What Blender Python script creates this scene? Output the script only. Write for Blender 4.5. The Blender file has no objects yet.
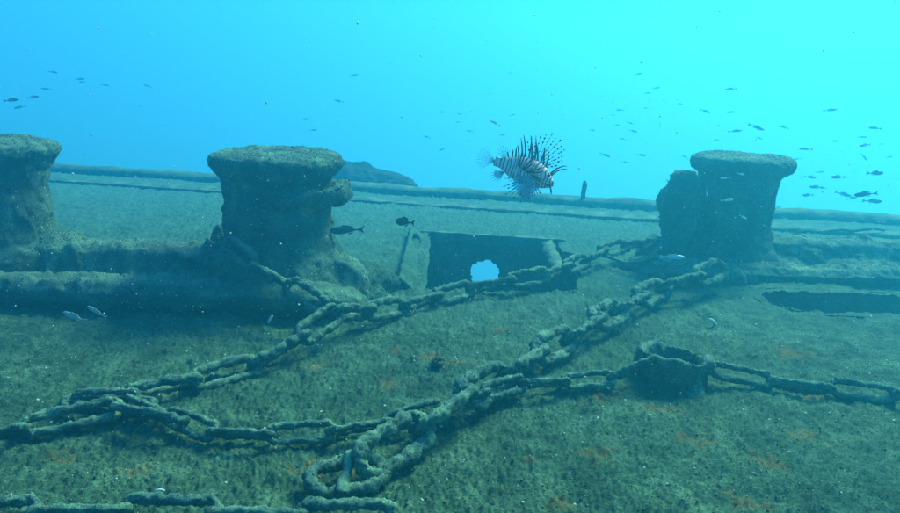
import bpy, math, random
import numpy as np
from mathutils import Vector, Matrix, Quaternion

random.seed(7); RNG = np.random.default_rng(11)
SC = bpy.context.scene; COL = SC.collection
R = math.radians

# ------------------------------------------------------------------ camera
FPX = 700.0; PITCH = math.atan((256.5 - 82) / FPX); ROLL = R(2.0)
CAM = Vector((0, 0, 1.0))
F0 = Vector((0, math.cos(PITCH), -math.sin(PITCH)))
U0 = Vector((0, math.sin(PITCH), math.cos(PITCH)))
RT = math.cos(ROLL) * Vector((1, 0, 0)) + math.sin(ROLL) * U0
UP = math.cos(ROLL) * U0 - math.sin(ROLL) * Vector((1, 0, 0))
cd = bpy.data.cameras.new('camera'); cam = bpy.data.objects.new('camera', cd); COL.objects.link(cam)
cd.sensor_width = 36; cd.lens = FPX / 900 * 36; cd.clip_start = 0.05; cd.clip_end = 500
m = Matrix((RT, UP, -F0)).transposed().to_4x4(); m.translation = CAM
cam.matrix_world = m
SC.camera = cam

# ------------------------------------------------------------------ world, sun, exposure
SUN_AZ, SUN_EL = R(38), R(44)
w = bpy.data.worlds.new('World'); SC.world = w; w.use_nodes = True
nt = w.node_tree; nt.nodes.clear()
def N(t, typ, **kw):
    n = t.nodes.new(typ)
    for k, v in kw.items(): setattr(n, k, v)
    return n
tc = N(nt, 'ShaderNodeTexCoord'); sep = N(nt, 'ShaderNodeSeparateXYZ'); cmb = N(nt, 'ShaderNodeCombineXYZ')
mx = N(nt, 'ShaderNodeMath', operation='MAXIMUM'); mx.inputs[1].default_value = 0.08
sky = N(nt, 'ShaderNodeTexSky', sky_type='NISHITA'); sky.sun_disc = False
sky.sun_elevation = SUN_EL; sky.sun_rotation = SUN_AZ
tint = N(nt, 'ShaderNodeMix', data_type='RGBA', blend_type='MULTIPLY'); tint.inputs[0].default_value = 1
tint.inputs[7].default_value = (0.082, 0.62, 1.0, 1)       # daylight filtered by the sea water above
bg = N(nt, 'ShaderNodeBackground'); bg.inputs[1].default_value = 0.080
wo = N(nt, 'ShaderNodeOutputWorld')
L = nt.links.new
L(tc.outputs['Generated'], sep.inputs[0]); L(sep.outputs[0], cmb.inputs[0]); L(sep.outputs[1], cmb.inputs[1])
L(sep.outputs[2], mx.inputs[0]); L(mx.outputs[0], cmb.inputs[2]); L(cmb.outputs[0], sky.inputs[0])
dn = N(nt, 'ShaderNodeMapRange'); dn.interpolation_type = 'SMOOTHSTEP'     # the sea darkens with depth, from the lit surface overhead down
dn.inputs[1].default_value = -0.5; dn.inputs[2].default_value = 0.8; dn.inputs[3].default_value = 0.62; dn.inputs[4].default_value = 2.0
dm = N(nt, 'ShaderNodeVectorMath', operation='SCALE'); L(sep.outputs[2], dn.inputs[0]); L(dn.outputs[0], dm.inputs['Scale'])
L(sky.outputs[0], tint.inputs[6]); L(tint.outputs[2], dm.inputs[0]); L(dm.outputs[0], bg.inputs[0]); L(bg.outputs[0], wo.inputs[0])

sd = bpy.data.lights.new('sun', 'SUN'); so = bpy.data.objects.new('sun', sd); COL.objects.link(so)
sd.energy = 4.1; sd.angle = R(20); sd.color = (0.58, 1.0, 0.56)
sdir = Vector((math.sin(SUN_AZ) * math.cos(SUN_EL), math.cos(SUN_AZ) * math.cos(SUN_EL), math.sin(SUN_EL)))
so.rotation_euler = sdir.to_track_quat('Z', 'Y').to_euler(); so.location = (3, 3, 8)

SC.view_settings.view_transform = 'Standard'; SC.view_settings.look = 'None'
SC.view_settings.exposure = 1.0; SC.view_settings.gamma = 1
SC.render.engine = 'CYCLES'
SC.cycles.use_denoising = True; SC.cycles.volume_bounces = 1; SC.cycles.max_bounces = 6
SC.cycles.transparent_max_bounces = 16
HAZE_DENSITY = 0.080; HAZE_COLOR = (0.075, 0.67, 0.97, 1)

# ------------------------------------------------------------------ helpers
def ray(u, v): return RT * ((u - 450) / FPX) - UP * ((v - 256.5) / FPX) + F0
def at(u, v, z=0.0):
    d = ray(u, v); return CAM + d * ((z - CAM.z) / d.z)
def atd(u, v, dist): return CAM + ray(u, v) * dist

_p = np.random.default_rng(3).permutation(256); _p = np.concatenate([_p, _p, _p])
_g = np.random.default_rng(4).normal(size=(256, 3)); _g /= np.linalg.norm(_g, axis=1)[:, None]
def noise(P, s=1.0, off=0.0):
    P = np.asarray(P, float) * s + off
    i = np.floor(P).astype(int); f = P - i; i &= 255
    u = f * f * f * (f * (f * 6 - 15) + 10)
    out = 0
    for dx in (0, 1):
        wx = u[:, 0] if dx else 1 - u[:, 0]
        for dy in (0, 1):
            wy = u[:, 1] if dy else 1 - u[:, 1]
            for dz in (0, 1):
                wz = u[:, 2] if dz else 1 - u[:, 2]
                h = _p[_p[_p[(i[:, 0] + dx) & 255] + ((i[:, 1] + dy) & 255)] + ((i[:, 2] + dz) & 255)]
                out = out + wx * wy * wz * ((f - (dx, dy, dz)) * _g[h]).sum(1)
    return out * 1.5
def fbm(P, s, o=3, off=0.0):
    return sum(noise(P, s * 2 ** k, off + 7.3 * k) / 2 ** k for k in range(o))

def raw_mesh(name, co, faces, smooth=True):
    me = bpy.data.meshes.new(name)
    co = np.asarray(co, dtype=np.float32)
    if isinstance(faces, np.ndarray):
        n, k = faces.shape
        me.vertices.add(len(co)); me.vertices.foreach_set('co', co.ravel())
        me.loops.add(n * k); me.loops.foreach_set('vertex_index', faces.astype(np.int32).ravel())
        me.polygons.add(n); me.polygons.foreach_set('loop_start', np.arange(0, n * k, k, dtype=np.int32))
        me.update(calc_edges=True)
    else:
        me.from_pydata([tuple(c) for c in co], [], [tuple(f) for f in faces])
    if smooth: me.polygons.foreach_set('use_smooth', np.ones(len(me.polygons), dtype=bool))
    me.update()
    return me
def wloc(p):
    v = Vector((0, 0, 0))
    while p is not None: v = v + p.location; p = p.parent
    return v
def link(name, me, mat=None, parent=None, loc=None):
    o = bpy.data.objects.new(name, me); COL.objects.link(o)
    if mat is not None and len(me.materials) == 0: me.materials.append(mat)
    if parent is not None: o.parent = parent
    if loc is not None: o.location = loc
    return o
def build(name, co, faces, mat, parent=None, smooth=True):
    """vertices given in world space; object origin is that of its parent"""
    co = np.asarray(co, float) - np.array(wloc(parent)) if parent is not None else np.asarray(co, float)
    return link(name, raw_mesh(name, co, faces, smooth), mat, parent)
def thing(name, label, cat, loc, group=None):
    o = bpy.data.objects.new(name, None); COL.objects.link(o); o.location = loc; o.empty_display_size = 0.1
    return tag(o, label, cat, group)
def tag(o, label, cat, group=None):
    o['label'] = label; o['category'] = cat
    if group: o['group'] = group
    return o
def grid_faces(n, m, wrap=False):
    j = np.arange(m if wrap else m - 1)
    i = np.arange(n - 1)
    I, J = np.meshgrid(i, j, indexing='ij'); J2 = (J + 1) % m
    return np.stack([I * m + J, I * m + J2, (I + 1) * m + J2, (I + 1) * m + J], -1).reshape(-1, 4)
def normals(co, faces):
    co = np.asarray(co, float); f = np.asarray(faces)
    n = np.cross(co[f[:, 2]] - co[f[:, 0]], co[f[:, 3 % f.shape[1]]] - co[f[:, 1]] if f.shape[1] == 4 else co[f[:, 2]] - co[f[:, 1]])
    vn = np.zeros_like(co)
    for k in range(f.shape[1]): np.add.at(vn, f[:, k], n)
    l = np.linalg.norm(vn, axis=1)[:, None]; l[l == 0] = 1
    return vn / l
def crust(co, faces, amp, sc, off=0.0, o=4):
    """push vertices along their normals: lumps and knobs of growth"""
    n = normals(co, faces)
    d = fbm(co, sc, o, off)
    return co + n * (amp * d)[:, None]
def knobs(co, faces, amp, sc, seed):
    """scattered clumps of sponge and coral"""
    n = normals(co, faces); d = np.clip(noise(co, sc, seed) - .28, 0, 1) + .6 * np.clip(noise(co, sc * 2.3, seed + 9) - .3, 0, 1)
    return co + n * (amp * d)[:, None]
def lathe(prof, seg, cx=0, cy=0, cz=0):
    a = np.linspace(0, 2 * np.pi, seg, endpoint=False)
    co = np.stack([np.stack([cx + r * np.cos(a), cy + r * np.sin(a), np.full(seg, cz + z)], -1) for r, z in prof])
    n = len(prof); f = grid_faces(n, seg, True)
    return co.reshape(-1, 3), f
def smooth_prof(pts, n):
    P = np.array(pts, float); t = np.r_[0, np.cumsum(np.linalg.norm(np.diff(P, axis=0), axis=1))]
    q = np.linspace(0, t[-1], n)
    return np.stack([np.interp(q, t, P[:, 0]), np.interp(q, t, P[:, 1])], -1)
def tube(path, rad, seg=10, closed=False):
    P = np.asarray(path, float); n = len(P)
    rad = np.full(n, rad) if np.isscalar(rad) else np.asarray(rad)
    T = (np.roll(P, -1, 0) - np.roll(P, 1, 0)) if closed else np.gradient(P, axis=0)
    T /= np.linalg.norm(T, axis=1)[:, None] + 1e-12
    ref = np.array([0, 0, 1.0]) if abs(T[:, 2]).max() < 0.95 else np.array([0.31, 0.9, 0.3])
    A = np.cross(T, ref); A /= np.linalg.norm(A, axis=1)[:, None] + 1e-12
    B = np.cross(A, T)
    a = np.linspace(0, 2 * np.pi, seg, endpoint=False)
    co = P[:, None] + rad[:, None, None] * (np.cos(a)[None, :, None] * A[:, None] + np.sin(a)[None, :, None] * B[:, None])
    co = co.reshape(-1, 3)
    f = grid_faces(n, seg, True)
    if closed:
        j = np.arange(seg); j2 = (j + 1) % seg; b = (n - 1) * seg
        f = np.vstack([f, np.stack([b + j, b + j2, j2, j], -1)])
    else:
        co = np.vstack([co, P[0], P[-1]]); j = np.arange(seg); j2 = (j + 1) % seg; b = (n - 1) * seg; c = n * seg
        f = np.vstack([f, np.stack([j2, j, np.full(seg, c), np.full(seg, c)], -1), np.stack([b + j, b + j2, np.full(seg, c + 1), np.full(seg, c + 1)], -1)])
        return co, [tuple(dict.fromkeys(map(int, q))) for q in f]
    return co, f
def merge(parts):
    C, Fc, o = [], [], 0
    for c, f in parts:
        C.append(np.asarray(c)); Fc += [tuple(int(i) + o for i in q) for q in f]; o += len(c)
    return np.vstack(C), Fc

OCT = np.array([(1, 0, 0), (-1, 0, 0), (0, 1, 0), (0, -1, 0), (0, 0, 1), (0, 0, -1)], float)
OCTF = np.array([(0, 2, 4), (2, 1, 4), (1, 3, 4), (3, 0, 4), (2, 0, 5), (1, 2, 5), (3, 1, 5), (0, 3, 5)])
def crumbs(P, size, flat=0.6):
    """irregular little lumps, one at each point"""
    n = len(P); s = np.asarray(size)[:, None, None]
    q = RNG.normal(size=(n, 4)); q /= np.linalg.norm(q, axis=1)[:, None]
    a, b, c, d = q.T
    M = np.stack([1 - 2 * (c * c + d * d), 2 * (b * c - a * d), 2 * (b * d + a * c), 2 * (b * c + a * d), 1 - 2 * (b * b + d * d), 2 * (c * d - a * b), 2 * (b * d - a * c), 2 * (c * d + a * b), 1 - 2 * (b * b + c * c)], -1).reshape(n, 3, 3)
    V = OCT[None] * RNG.uniform(0.45, 1.2, size=(n, 6, 1))
    V = np.einsum('nij,nkj->nki', M, V) * s * np.array([1, 1, flat])
    V = V + P[:, None]
    Fc = (OCTF[None] + (np.arange(n) * 6)[:, None, None]).reshape(-1, 3)
    return V.reshape(-1, 3), Fc
def blades(P, nrm, hgt, wid, lean=0.6):
    """tiny curved fronds, two triangles each"""
    n = len(P)
    side = RNG.normal(size=(n, 3)); side -= nrm * (side * nrm).sum(1)[:, None]; side /= np.linalg.norm(side, axis=1)[:, None] + 1e-9
    d = RNG.normal(size=(n, 3)) * lean
    h = hgt[:, None]
    a = P - side * wid[:, None]; b = P + side * wid[:, None]
    c = P + nrm * h * 0.6 + side * wid[:, None] * 0.8 + d * h * 0.3
    e = P + nrm * h + d * h * 0.8
    V = np.stack([a, b, c, e], 1).reshape(-1, 3)
    k = (np.arange(n) * 4)[:, None]
    Fc = np.vstack([k + (0, 1, 2), k + (0, 2, 3)])
    return V, Fc
def scatter(co, faces, n):
    """random points and normals on a mesh, by area"""
    co = np.asarray(co, float); f = np.asarray([q[:3] if len(q) == 3 else q for q in faces])
    t = np.vstack([f[:, :3], f[:, [0, 2, 3]]]) if f.shape[1] == 4 else f
    e1 = co[t[:, 1]] - co[t[:, 0]]; e2 = co[t[:, 2]] - co[t[:, 0]]
    nn = np.cross(e1, e2); A = np.linalg.norm(nn, axis=1)
    k = RNG.choice(len(t), n, p=A / A.sum())
    u = RNG.uniform(size=(n, 2)); fl = u.sum(1) > 1; u[fl] = 1 - u[fl]
    return co[t[k, 0]] + e1[k] * u[:, :1] + e2[k] * u[:, 1:], nn[k] / (A[k][:, None] + 1e-12)

# ------------------------------------------------------------------ materials
def mat(name):
    m_ = bpy.data.materials.new(name); m_.use_nodes = True
    t = m_.node_tree; b = t.nodes['Principled BSDF']; b.inputs['Roughness'].default_value = 0.95
    b.inputs['Specular IOR Level'].default_value = 0.1
    return m_, t, b
def plain(name, c, rough=0.9, spec=0.1):
    m_, t, b = mat(name); b.inputs['Base Color'].default_value = (*c, 1); b.inputs['Roughness'].default_value = rough
    b.inputs['Specular IOR Level'].default_value = spec
    return m_
def ramp(t, stops, fac):
    r = N(t, 'ShaderNodeValToRGB'); e = r.color_ramp.elements
    while len(e) < len(stops): e.new(0.5)
    for el, (p, c) in zip(e, stops): el.position = p; el.color = (*c, 1)
    t.links.new(fac, r.inputs[0]); return r
def growth_mat(name, dark, mid, pale, sc=1.0, rust=False, bump=0.5, speck=0.35, red=0.0, silt=0.0):
    m_, t, b = mat(name); l = t.links.new
    g = N(t, 'ShaderNodeNewGeometry')
    def nz(s, d, r):
        n = N(t, 'ShaderNodeTexNoise'); n.inputs['Scale'].default_value = s; n.inputs['Detail'].default_value = d; n.inputs['Roughness'].default_value = r
        l(g.outputs['Position'], n.inputs['Vector']); return n
    n1 = nz(9 * sc, 6, 0.65); n2 = nz(120 * sc, 5, 0.75); n3 = nz(2.2 * sc, 3, 0.6)
    a = N(t, 'ShaderNodeMath', operation='MULTIPLY_ADD'); a.inputs[1].default_value = 0.55
    l(n1.outputs[0], a.inputs[0])
    s2 = N(t, 'ShaderNodeMath', operation='MULTIPLY'); s2.inputs[1].default_value = 0.45; l(n2.outputs[0], s2.inputs[0]); l(s2.outputs[0], a.inputs[2])
    r = ramp(t, [(0.34, dark), (0.50, mid), (0.66, pale)], a.outputs[0])
    col = r.outputs[0]
    r3 = ramp(t, [(0.35, (0.72, 0.78, 0.72)), (0.65, (1.12, 1.08, 0.98))], n3.outputs[0])
    mm = N(t, 'ShaderNodeMix', data_type='RGBA', blend_type='MULTIPLY'); mm.inputs[0].default_value = 1
    l(col, mm.inputs[6]); l(r3.outputs[0], mm.inputs[7]); col = mm.outputs[2]
    if silt:
        nz_ = N(t, 'ShaderNodeSeparateXYZ'); l(g.outputs['Normal'], nz_.inputs[0])
        sa = N(t, 'ShaderNodeMath', operation='MULTIPLY_ADD'); sa.inputs[1].default_value = .9; sa.inputs[2].default_value = -.45; l(n1.outputs[0], sa.inputs[0])
        sb = N(t, 'ShaderNodeMath', operation='ADD'); l(nz_.outputs[2], sb.inputs[0]); l(sa.outputs[0], sb.inputs[1])
        sm = N(t, 'ShaderNodeMapRange'); sm.inputs[1].default_value = .35; sm.inputs[2].default_value = .95; sm.inputs[4].default_value = silt; l(sb.outputs[0], sm.inputs[0])
        mi = N(t, 'ShaderNodeMix', data_type='RGBA'); l(sm.outputs[0], mi.inputs[0]); l(col, mi.inputs[6]); mi.inputs[7].default_value = (0.21, 0.32, 0.24, 1); col = mi.outputs[2]
        nb = nz(5.5 * sc, 3, .55); rb_ = ramp(t, [(.40, (.75, .8, .85)), (.52, (1, 1, 1)), (.62, (1.45, 1.4, 1.2))], nb.outputs[0])
        mb = N(t, 'ShaderNodeMix', data_type='RGBA', blend_type='MULTIPLY'); mb.inputs[0].default_value = 1; l(col, mb.inputs[6]); l(rb_.outputs[0], mb.inputs[7]); col = mb.outputs[2]
    # dark pits between grains
    vp = N(t, 'ShaderNodeTexVoronoi'); vp.feature = 'F1'; vp.inputs['Scale'].default_value = 105 * sc; l(g.outputs['Position'], vp.inputs['Vector'])
    rp_ = ramp(t, [(0.25, (1.1, 1.1, 1.1)), (0.72, (0.52, 0.55, 0.55))], vp.outputs['Distance'])
    mp = N(t, 'ShaderNodeMix', data_type='RGBA', blend_type='MULTIPLY'); mp.inputs[0].default_value = .8
    l(col, mp.inputs[6]); l(rp_.outputs[0], mp.inputs[7]); col = mp.outputs[2]
    if rust:   # bluish ambient light on the far deck, painted into its colour
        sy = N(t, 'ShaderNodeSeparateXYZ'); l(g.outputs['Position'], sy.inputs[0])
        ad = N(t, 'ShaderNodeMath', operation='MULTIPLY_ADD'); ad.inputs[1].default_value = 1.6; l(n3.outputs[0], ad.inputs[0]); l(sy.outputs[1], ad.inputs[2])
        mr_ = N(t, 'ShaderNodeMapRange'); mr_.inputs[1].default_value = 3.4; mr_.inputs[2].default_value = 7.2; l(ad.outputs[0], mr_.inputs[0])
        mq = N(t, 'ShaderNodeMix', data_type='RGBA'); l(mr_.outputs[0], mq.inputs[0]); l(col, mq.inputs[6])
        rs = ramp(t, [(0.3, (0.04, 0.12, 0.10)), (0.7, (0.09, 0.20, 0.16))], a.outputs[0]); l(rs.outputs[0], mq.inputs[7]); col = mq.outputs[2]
    # pale shell grit
    vo = N(t, 'ShaderNodeTexVoronoi'); vo.inputs['Scale'].default_value = 42 * sc; l(g.outputs['Position'], vo.inputs['Vector'])
    vm = N(t, 'ShaderNodeMath', operation='LESS_THAN'); vm.inputs[1].default_value = 0.16; l(vo.outputs['Distance'], vm.inputs[0])
    sp = N(t, 'ShaderNodeSeparateColor'); l(vo.outputs['Color'], sp.inputs[0])
    v2 = N(t, 'ShaderNodeMath', operation='GREATER_THAN'); v2.inputs[1].default_value = 1 - 0.12 * speck; l(sp.outputs[0], v2.inputs[0])
    v3 = N(t, 'ShaderNodeMath', operation='MULTIPLY'); l(vm.outputs[0], v3.inputs[0]); l(v2.outputs[0], v3.inputs[1])
    ms = N(t, 'ShaderNodeMix', data_type='RGBA'); l(v3.outputs[0], ms.inputs[0]); l(col, ms.inputs[6]); ms.inputs[7].default_value = (0.55, 0.56, 0.5, 1); col = ms.outputs[2]
    if red:
        nr = nz(14 * sc, 4, 0.6); rr = ramp(t, [(0.60, (0, 0, 0)), (0.70, (red, red, red))], nr.outputs[0])
        mr = N(t, 'ShaderNodeMix', data_type='RGBA'); l(rr.outputs[0], mr.inputs[0]); l(col, mr.inputs[6]); mr.inputs[7].default_value = (0.16, 0.07, 0.045, 1); col = mr.outputs[2]
    if rust:
        at_ = N(t, 'ShaderNodeAttribute'); at_.attribute_name = 'rust'
        mr = N(t, 'ShaderNodeMix', data_type='RGBA'); l(at_.outputs['Fac'], mr.inputs[0]); l(col, mr.inputs[6]); mr.inputs[7].default_value = (0.30, 0.13, 0.015, 1); col = mr.outputs[2]
    l(col, b.inputs['Base Color'])
    bp = N(t, 'ShaderNodeBump'); bp.inputs['Strength'].default_value = bump; bp.inputs['Distance'].default_value = 0.012
    l(a.outputs[0], bp.inputs['Height']); l(bp.outputs[0], b.inputs['Normal'])
    return m_
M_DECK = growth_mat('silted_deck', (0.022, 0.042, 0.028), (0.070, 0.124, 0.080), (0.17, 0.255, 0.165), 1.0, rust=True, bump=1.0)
M_IRON = growth_mat('encrusted_iron', (0.026, 0.042, 0.036), (0.075, 0.125, 0.095), (0.16, 0.25, 0.19), 1.3, bump=0.8, red=0.10, speck=1.0, silt=.38)
M_CHAIN = growth_mat('encrusted_chain', (0.032, 0.055, 0.042), (0.11, 0.17, 0.125), (0.22, 0.31, 0.23), 2.0, bump=0.9, red=0.1, silt=.7)
M_DARK = growth_mat('rusted_interior', (0.05, 0.055, 0.05), (0.11, 0.12, 0.105), (0.2, 0.21, 0.17), 1.2, bump=0.5, speck=0.6)
M_TURF = growth_mat('algae_turf', (0.06, 0.09, 0.05), (0.14, 0.18, 0.11), (0.26, 0.31, 0.19), 3.0, bump=0.0, speck=0)
M_WRECK = growth_mat('dark_wreckage', (0.012, 0.018, 0.02), (0.035, 0.05, 0.05), (0.07, 0.09, 0.085), 1.0, bump=.6)
M_SHELL = plain('bleached_shell', (0.62, 0.62, 0.56), 0.6, 0.3)
M_URCHIN = plain('urchin_black', (0.012, 0.010, 0.012), 0.5, 0.4)

# ------------------------------------------------------------------ deck
def poly_px(pts, z=0): return np.array([at(u, v, z)[:2] for u, v in pts])
HATCH = poly_px([(420, 289), (500, 291), (578, 290), (574, 254), (560, 248), (556, 240), (429, 233)])
_s0 = at(768, 300); _sy0, _sy1 = at(800, 311)[1], at(800, 292)[1]
SLOT = (_s0.x, 3.6, _sy0, _sy1)          # x start, x end, near edge, far edge
FARL, FARR = at(60, 172), at(880, 224)
def far_y(x): return FARL.y + (x - FARL.x) * (FARR.y - FARL.y) / (FARR.x - FARL.x)
def in_poly(P, poly):
    x, y = P[:, 0], P[:, 1]; ins = np.zeros(len(P), bool); j = len(poly) - 1
    for i in range(len(poly)):
        xi, yi = poly[i]; xj, yj = poly[j]
        c = ((yi > y) != (yj > y)) & (x < (xj - xi) * (y - yi) / (yj - yi + 1e-12) + xi); ins ^= c; j = i
    return ins
def in_slot(P, pad=0.0):
    x0, x1, y0, y1 = SLOT; r = (y1 - y0) / 2; cy = (y0 + y1) / 2
    cx = np.clip(P[:, 0], x0 + r, x1 - r)
    q = np.abs(P[:, 1] - cy) / r; dx = np.abs(P[:, 0] - cx) / r
    wob = 0.08 * noise(np.c_[P[:, :2], np.zeros(len(P))], 9)
    return (q ** 3 + dx ** 3) < (1 + wob + pad)
def deck_z(P):
    Q = np.c_[P[:, :2], np.zeros(len(P))]
    z = 0.012 * noise(Q, 1.1) + 0.010 * noise(Q, 4.0, 3) + 0.009 * noise(Q, 13.0, 9) 
    n4 = noise(Q, 34.0, 5); n5 = noise(Q, 80.0, 15)
    z = z + 0.0075 * n4 + 0.0085 * n5 + 0.008 * np.clip(n4 - 0.15, 0, 1)
    return z
NR, NC = 560, 860
yy = 0.55 * (7.6 / 0.55) ** np.linspace(0, 1, NR)
tt = np.linspace(-1, 1, NC); ss = 0.66 * tt + 0.75 * tt ** 7
Y, S = np.meshgrid(yy, ss, indexing='ij')
P = np.stack([S * (Y + 0.25), Y, np.zeros_like(Y)], -1).reshape(-1, 3)
P[:, 2] = deck_z(P)
f = grid_faces(NR, NC)
cen = P[f].mean(1)
hw = np.c_[noise(np.c_[cen[:, :2], np.zeros(len(cen))], 12, 2), noise(np.c_[cen[:, :2], np.zeros(len(cen))], 12, 40)] * 0.018
keep = ~in_poly(cen[:, :2] + hw, HATCH) & ~in_slot(cen) & (cen[:, 1] < far_y(cen[:, 0]) + 0.05)
f = f[keep]
used = np.zeros(len(P), bool); used[f.ravel()] = True; idx = np.cumsum(used) - 1
P = P[used]; f = idx[f]
deck_me = raw_mesh('deck', P, f)
# rust blooms on the plating
RUST = [(392, 383, .055), (428, 356, .05), (462, 364, .05), (395, 350, .03), (316, 366, .04), (310, 466, .05), (530, 462, .035), (797, 357, .09), (598, 458, .05), (765, 460, .05),
        (806, 436, .05), (752, 503, .05), (668, 412, .06), (140, 470, .04), (60, 455, .04), (560, 505, .04), (700, 440, .05), (350, 470, .03), (600, 398, .05), (820, 400, .05), (500, 330, .04)]
rust = np.zeros(len(P))
Q = np.c_[P[:, :2], np.zeros(len(P))]
rn = fbm(Q, 22, 3, 4)
for u, v, r in RUST:
    c = at(u, v); dd = np.hypot((P[:, 0] - c.x) / 1.3, P[:, 1] - c.y) / (r * .72)
    rust = np.maximum(rust, np.clip((1.15 - dd + rn * 1.5) * 1.6, 0, 1) * 0.32)
at_r = deck_me.attributes.new('rust', 'FLOAT', 'POINT'); at_r.data.foreach_set('value', rust.astype(np.float32))
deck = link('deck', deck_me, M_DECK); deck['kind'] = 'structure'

# far side of the deck: low bulwark, and the edge of the plating below it
def strip(name, x0, x1, prof, mt, amp, sc, n=360, parent=None, yoff=0.0, slope=True):
    xs = np.linspace(x0, x1, n); pr = smooth_prof(prof, 40)
    C = np.stack([np.stack([np.full(len(pr), x), far_y(x) + yoff + pr[:, 0], pr[:, 1]], -1) for x in xs]).reshape(-1, 3)
    fc = grid_faces(n, len(pr)); C = crust(C, fc, amp, sc, 2.0, 3)
    return build(name, C, fc, mt, parent)
bul = thing('far_bulwark', 'low encrusted bulwark along the far edge of the deck, faded blue', 'bulwark', (0, far_y(0), 0))
strip('bulwark_plate', -7.5, 7.5, [(-0.05, -0.03), (-0.035, 0.04), (0.02, 0.065), (0.10, 0.07), (0.16, 0.05), (0.18, -0.5)], M_IRON, 0.014, 4, parent=bul)
strip('waterway_ledge', -7.5, 7.5, [(-0.62, -0.02), (-0.6, 0.02), (-0.5, 0.03), (-0.42, 0.02), (-0.40, -0.02)], M_IRON, 0.012, 8, parent=bul)
# stanchion stub on the bulwark
sp_ = atd(583, 203, 6.1)
c, fc = tube([(sp_.x, sp_.y, 0.0), (sp_.x - .005, sp_.y, .1), (sp_.x + .004, sp_.y, .17), (sp_.x, sp_.y, .21)], [.022, .02, .022, .012], 10)
st = tag(build('stanchion_stub', c, fc, M_IRON), 'thin broken stanchion standing alone on the far bulwark', 'stanchion')

# hazy heap beyond the bulwark
def heap(name, cx, cy, cz, rx, ry, rz, label, cat, seed):
    n, mth = 60, 120
    th = np.linspace(0, np.pi / 2 + .3, n); ph = np.linspace(0, 2 * np.pi, mth, endpoint=False)
    T, Ph = np.meshgrid(th, ph, indexing='ij')
    C = np.stack([rx * np.sin(T) * np.cos(Ph), ry * np.sin(T) * np.sin(Ph), rz * np.cos(T)], -1).reshape(-1, 3)
    fc = grid_faces(n, mth, True); nn = C / (np.linalg.norm(C, axis=1)[:, None] + 1e-9)
    C = C * (1 + 0.28 * fbm(C, 3.2, 5, seed))[:, None]; C[:, 2] *= np.interp(C[:, 0] / rx, [-1, -.3, .2, 1], [.8, 1.1, .85, .45])
    return tag(build(name, C + (cx, cy, cz), fc, M_WRECK), label, cat)
h1 = atd(362, 190, 7.2)
heap('wreckage_heap', h1.x - .05, h1.y + .2, -0.09, 0.60, 0.3, 0.25, 'hazy blue mound of wreckage on the far edge beside the centre bollard', 'wreckage', 3.0)

# ------------------------------------------------------------------ hatchway in the deck
hx0, hy0 = HATCH[:, 0].min() - .03, HATCH[:, 1].min() - .02
hx1, hy1 = HATCH[:, 0].max() + .03, HATCH[:, 1].max() + .02
hw_ = thing('hatchway', 'dark open hatchway in the deck with bright water showing through a ragged hole', 'hatchway', ((hx0 + hx1) / 2, (hy0 + hy1) / 2, 0))
def wall_grid(a, b, z0, z1, nu, nv):
    a, b = np.array(a), np.array(b)
    s = np.linspace(0, 1, nu); z = np.linspace(z0, z1, nv)
    return np.stack([np.r_[a + (b - a) * t_, zz] for t_ in s for zz in z]), grid_faces(nu, nv)
def plate(name, a, b, z0, z1, nu=40, nv=30, mt=None, hole=None, thick=0.02, amp=0.012, lean=(0, 0)):
    C, fc = wall_grid(a, b, z0, z1, nu, nv)
    k = (C[:, 2] - z0) / (z1 - z0); C[:, 0] += lean[0] * k; C[:, 1] += lean[1] * k
    if hole is not None:
        ce = C[fc].mean(1); fc = fc[~hole(ce)]
    C = crust(C, fc, amp, 9, 6)
    o = build(name, C, fc, mt or M_DARK, hw_)
    md = o.modifiers.new('thickness', 'SOLIDIFY'); md.thickness = thick; md.offset = 0
    return o
fl, fr = at(424, 233), at(600, 244)
yw = max(fl.y, fr.y) + .03
hc = ray(485, 273); hc = CAM + hc * ((yw - CAM.y) / hc.y)
def ragged(ce):
    dx = (ce[:, 0] - hc.x) / 0.105; dz = (ce[:, 2] - hc.z) / 0.088
    an = np.arctan2(dz, dx)
    q = np.c_[np.cos(an), np.sin(an), np.zeros(len(an))]
    return np.hypot(dx, dz) < 1 + 0.22 * noise(q, 2.2, 3) + 0.16 * noise(q, 6.5, 8)
plate('far_wall', (hx0 - .3, yw), (hx1 + .4, yw), -1.3, -0.02, 260, 170, hole=ragged, thick=0.012, amp=0.01)
for q_ in (.10, .66):
    xq = hx0 + (hx1 - hx0) * q_
    plate('frame', (xq, yw - .09), (xq + .004, yw - .01), -1.2, -.04, 6, 40, M_DARK, None, .022, .012)
plate('side_wall', (hx0 - .1, hy0 - .1), (hx0 - .1, yw + .02), -1.3, -0.02)
plate('side_wall', (hx1 + .1, hy0 - .1), (hx1 + .1, yw + .02), -1.3, -0.02)
plate('near_wall', (hx0 - .1, hy0 - .05), (hx1 + .1, hy0 - .05), -1.3, -0.03)
# floor of the space below
C, fc = wall_grid((0, 0), (1, 0), 0, 1, 30, 30)
C = np.c_[hx0 - .12 + C[:, 0] * (hx1 - hx0 + .24), hy0 - .1 + C[:, 2] * (yw - hy0 + .1), -1.25 + 0 * C[:, 0]]
build('floor', crust(C, fc, .05, 3, 1), fc, M_DARK, hw_)
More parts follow.
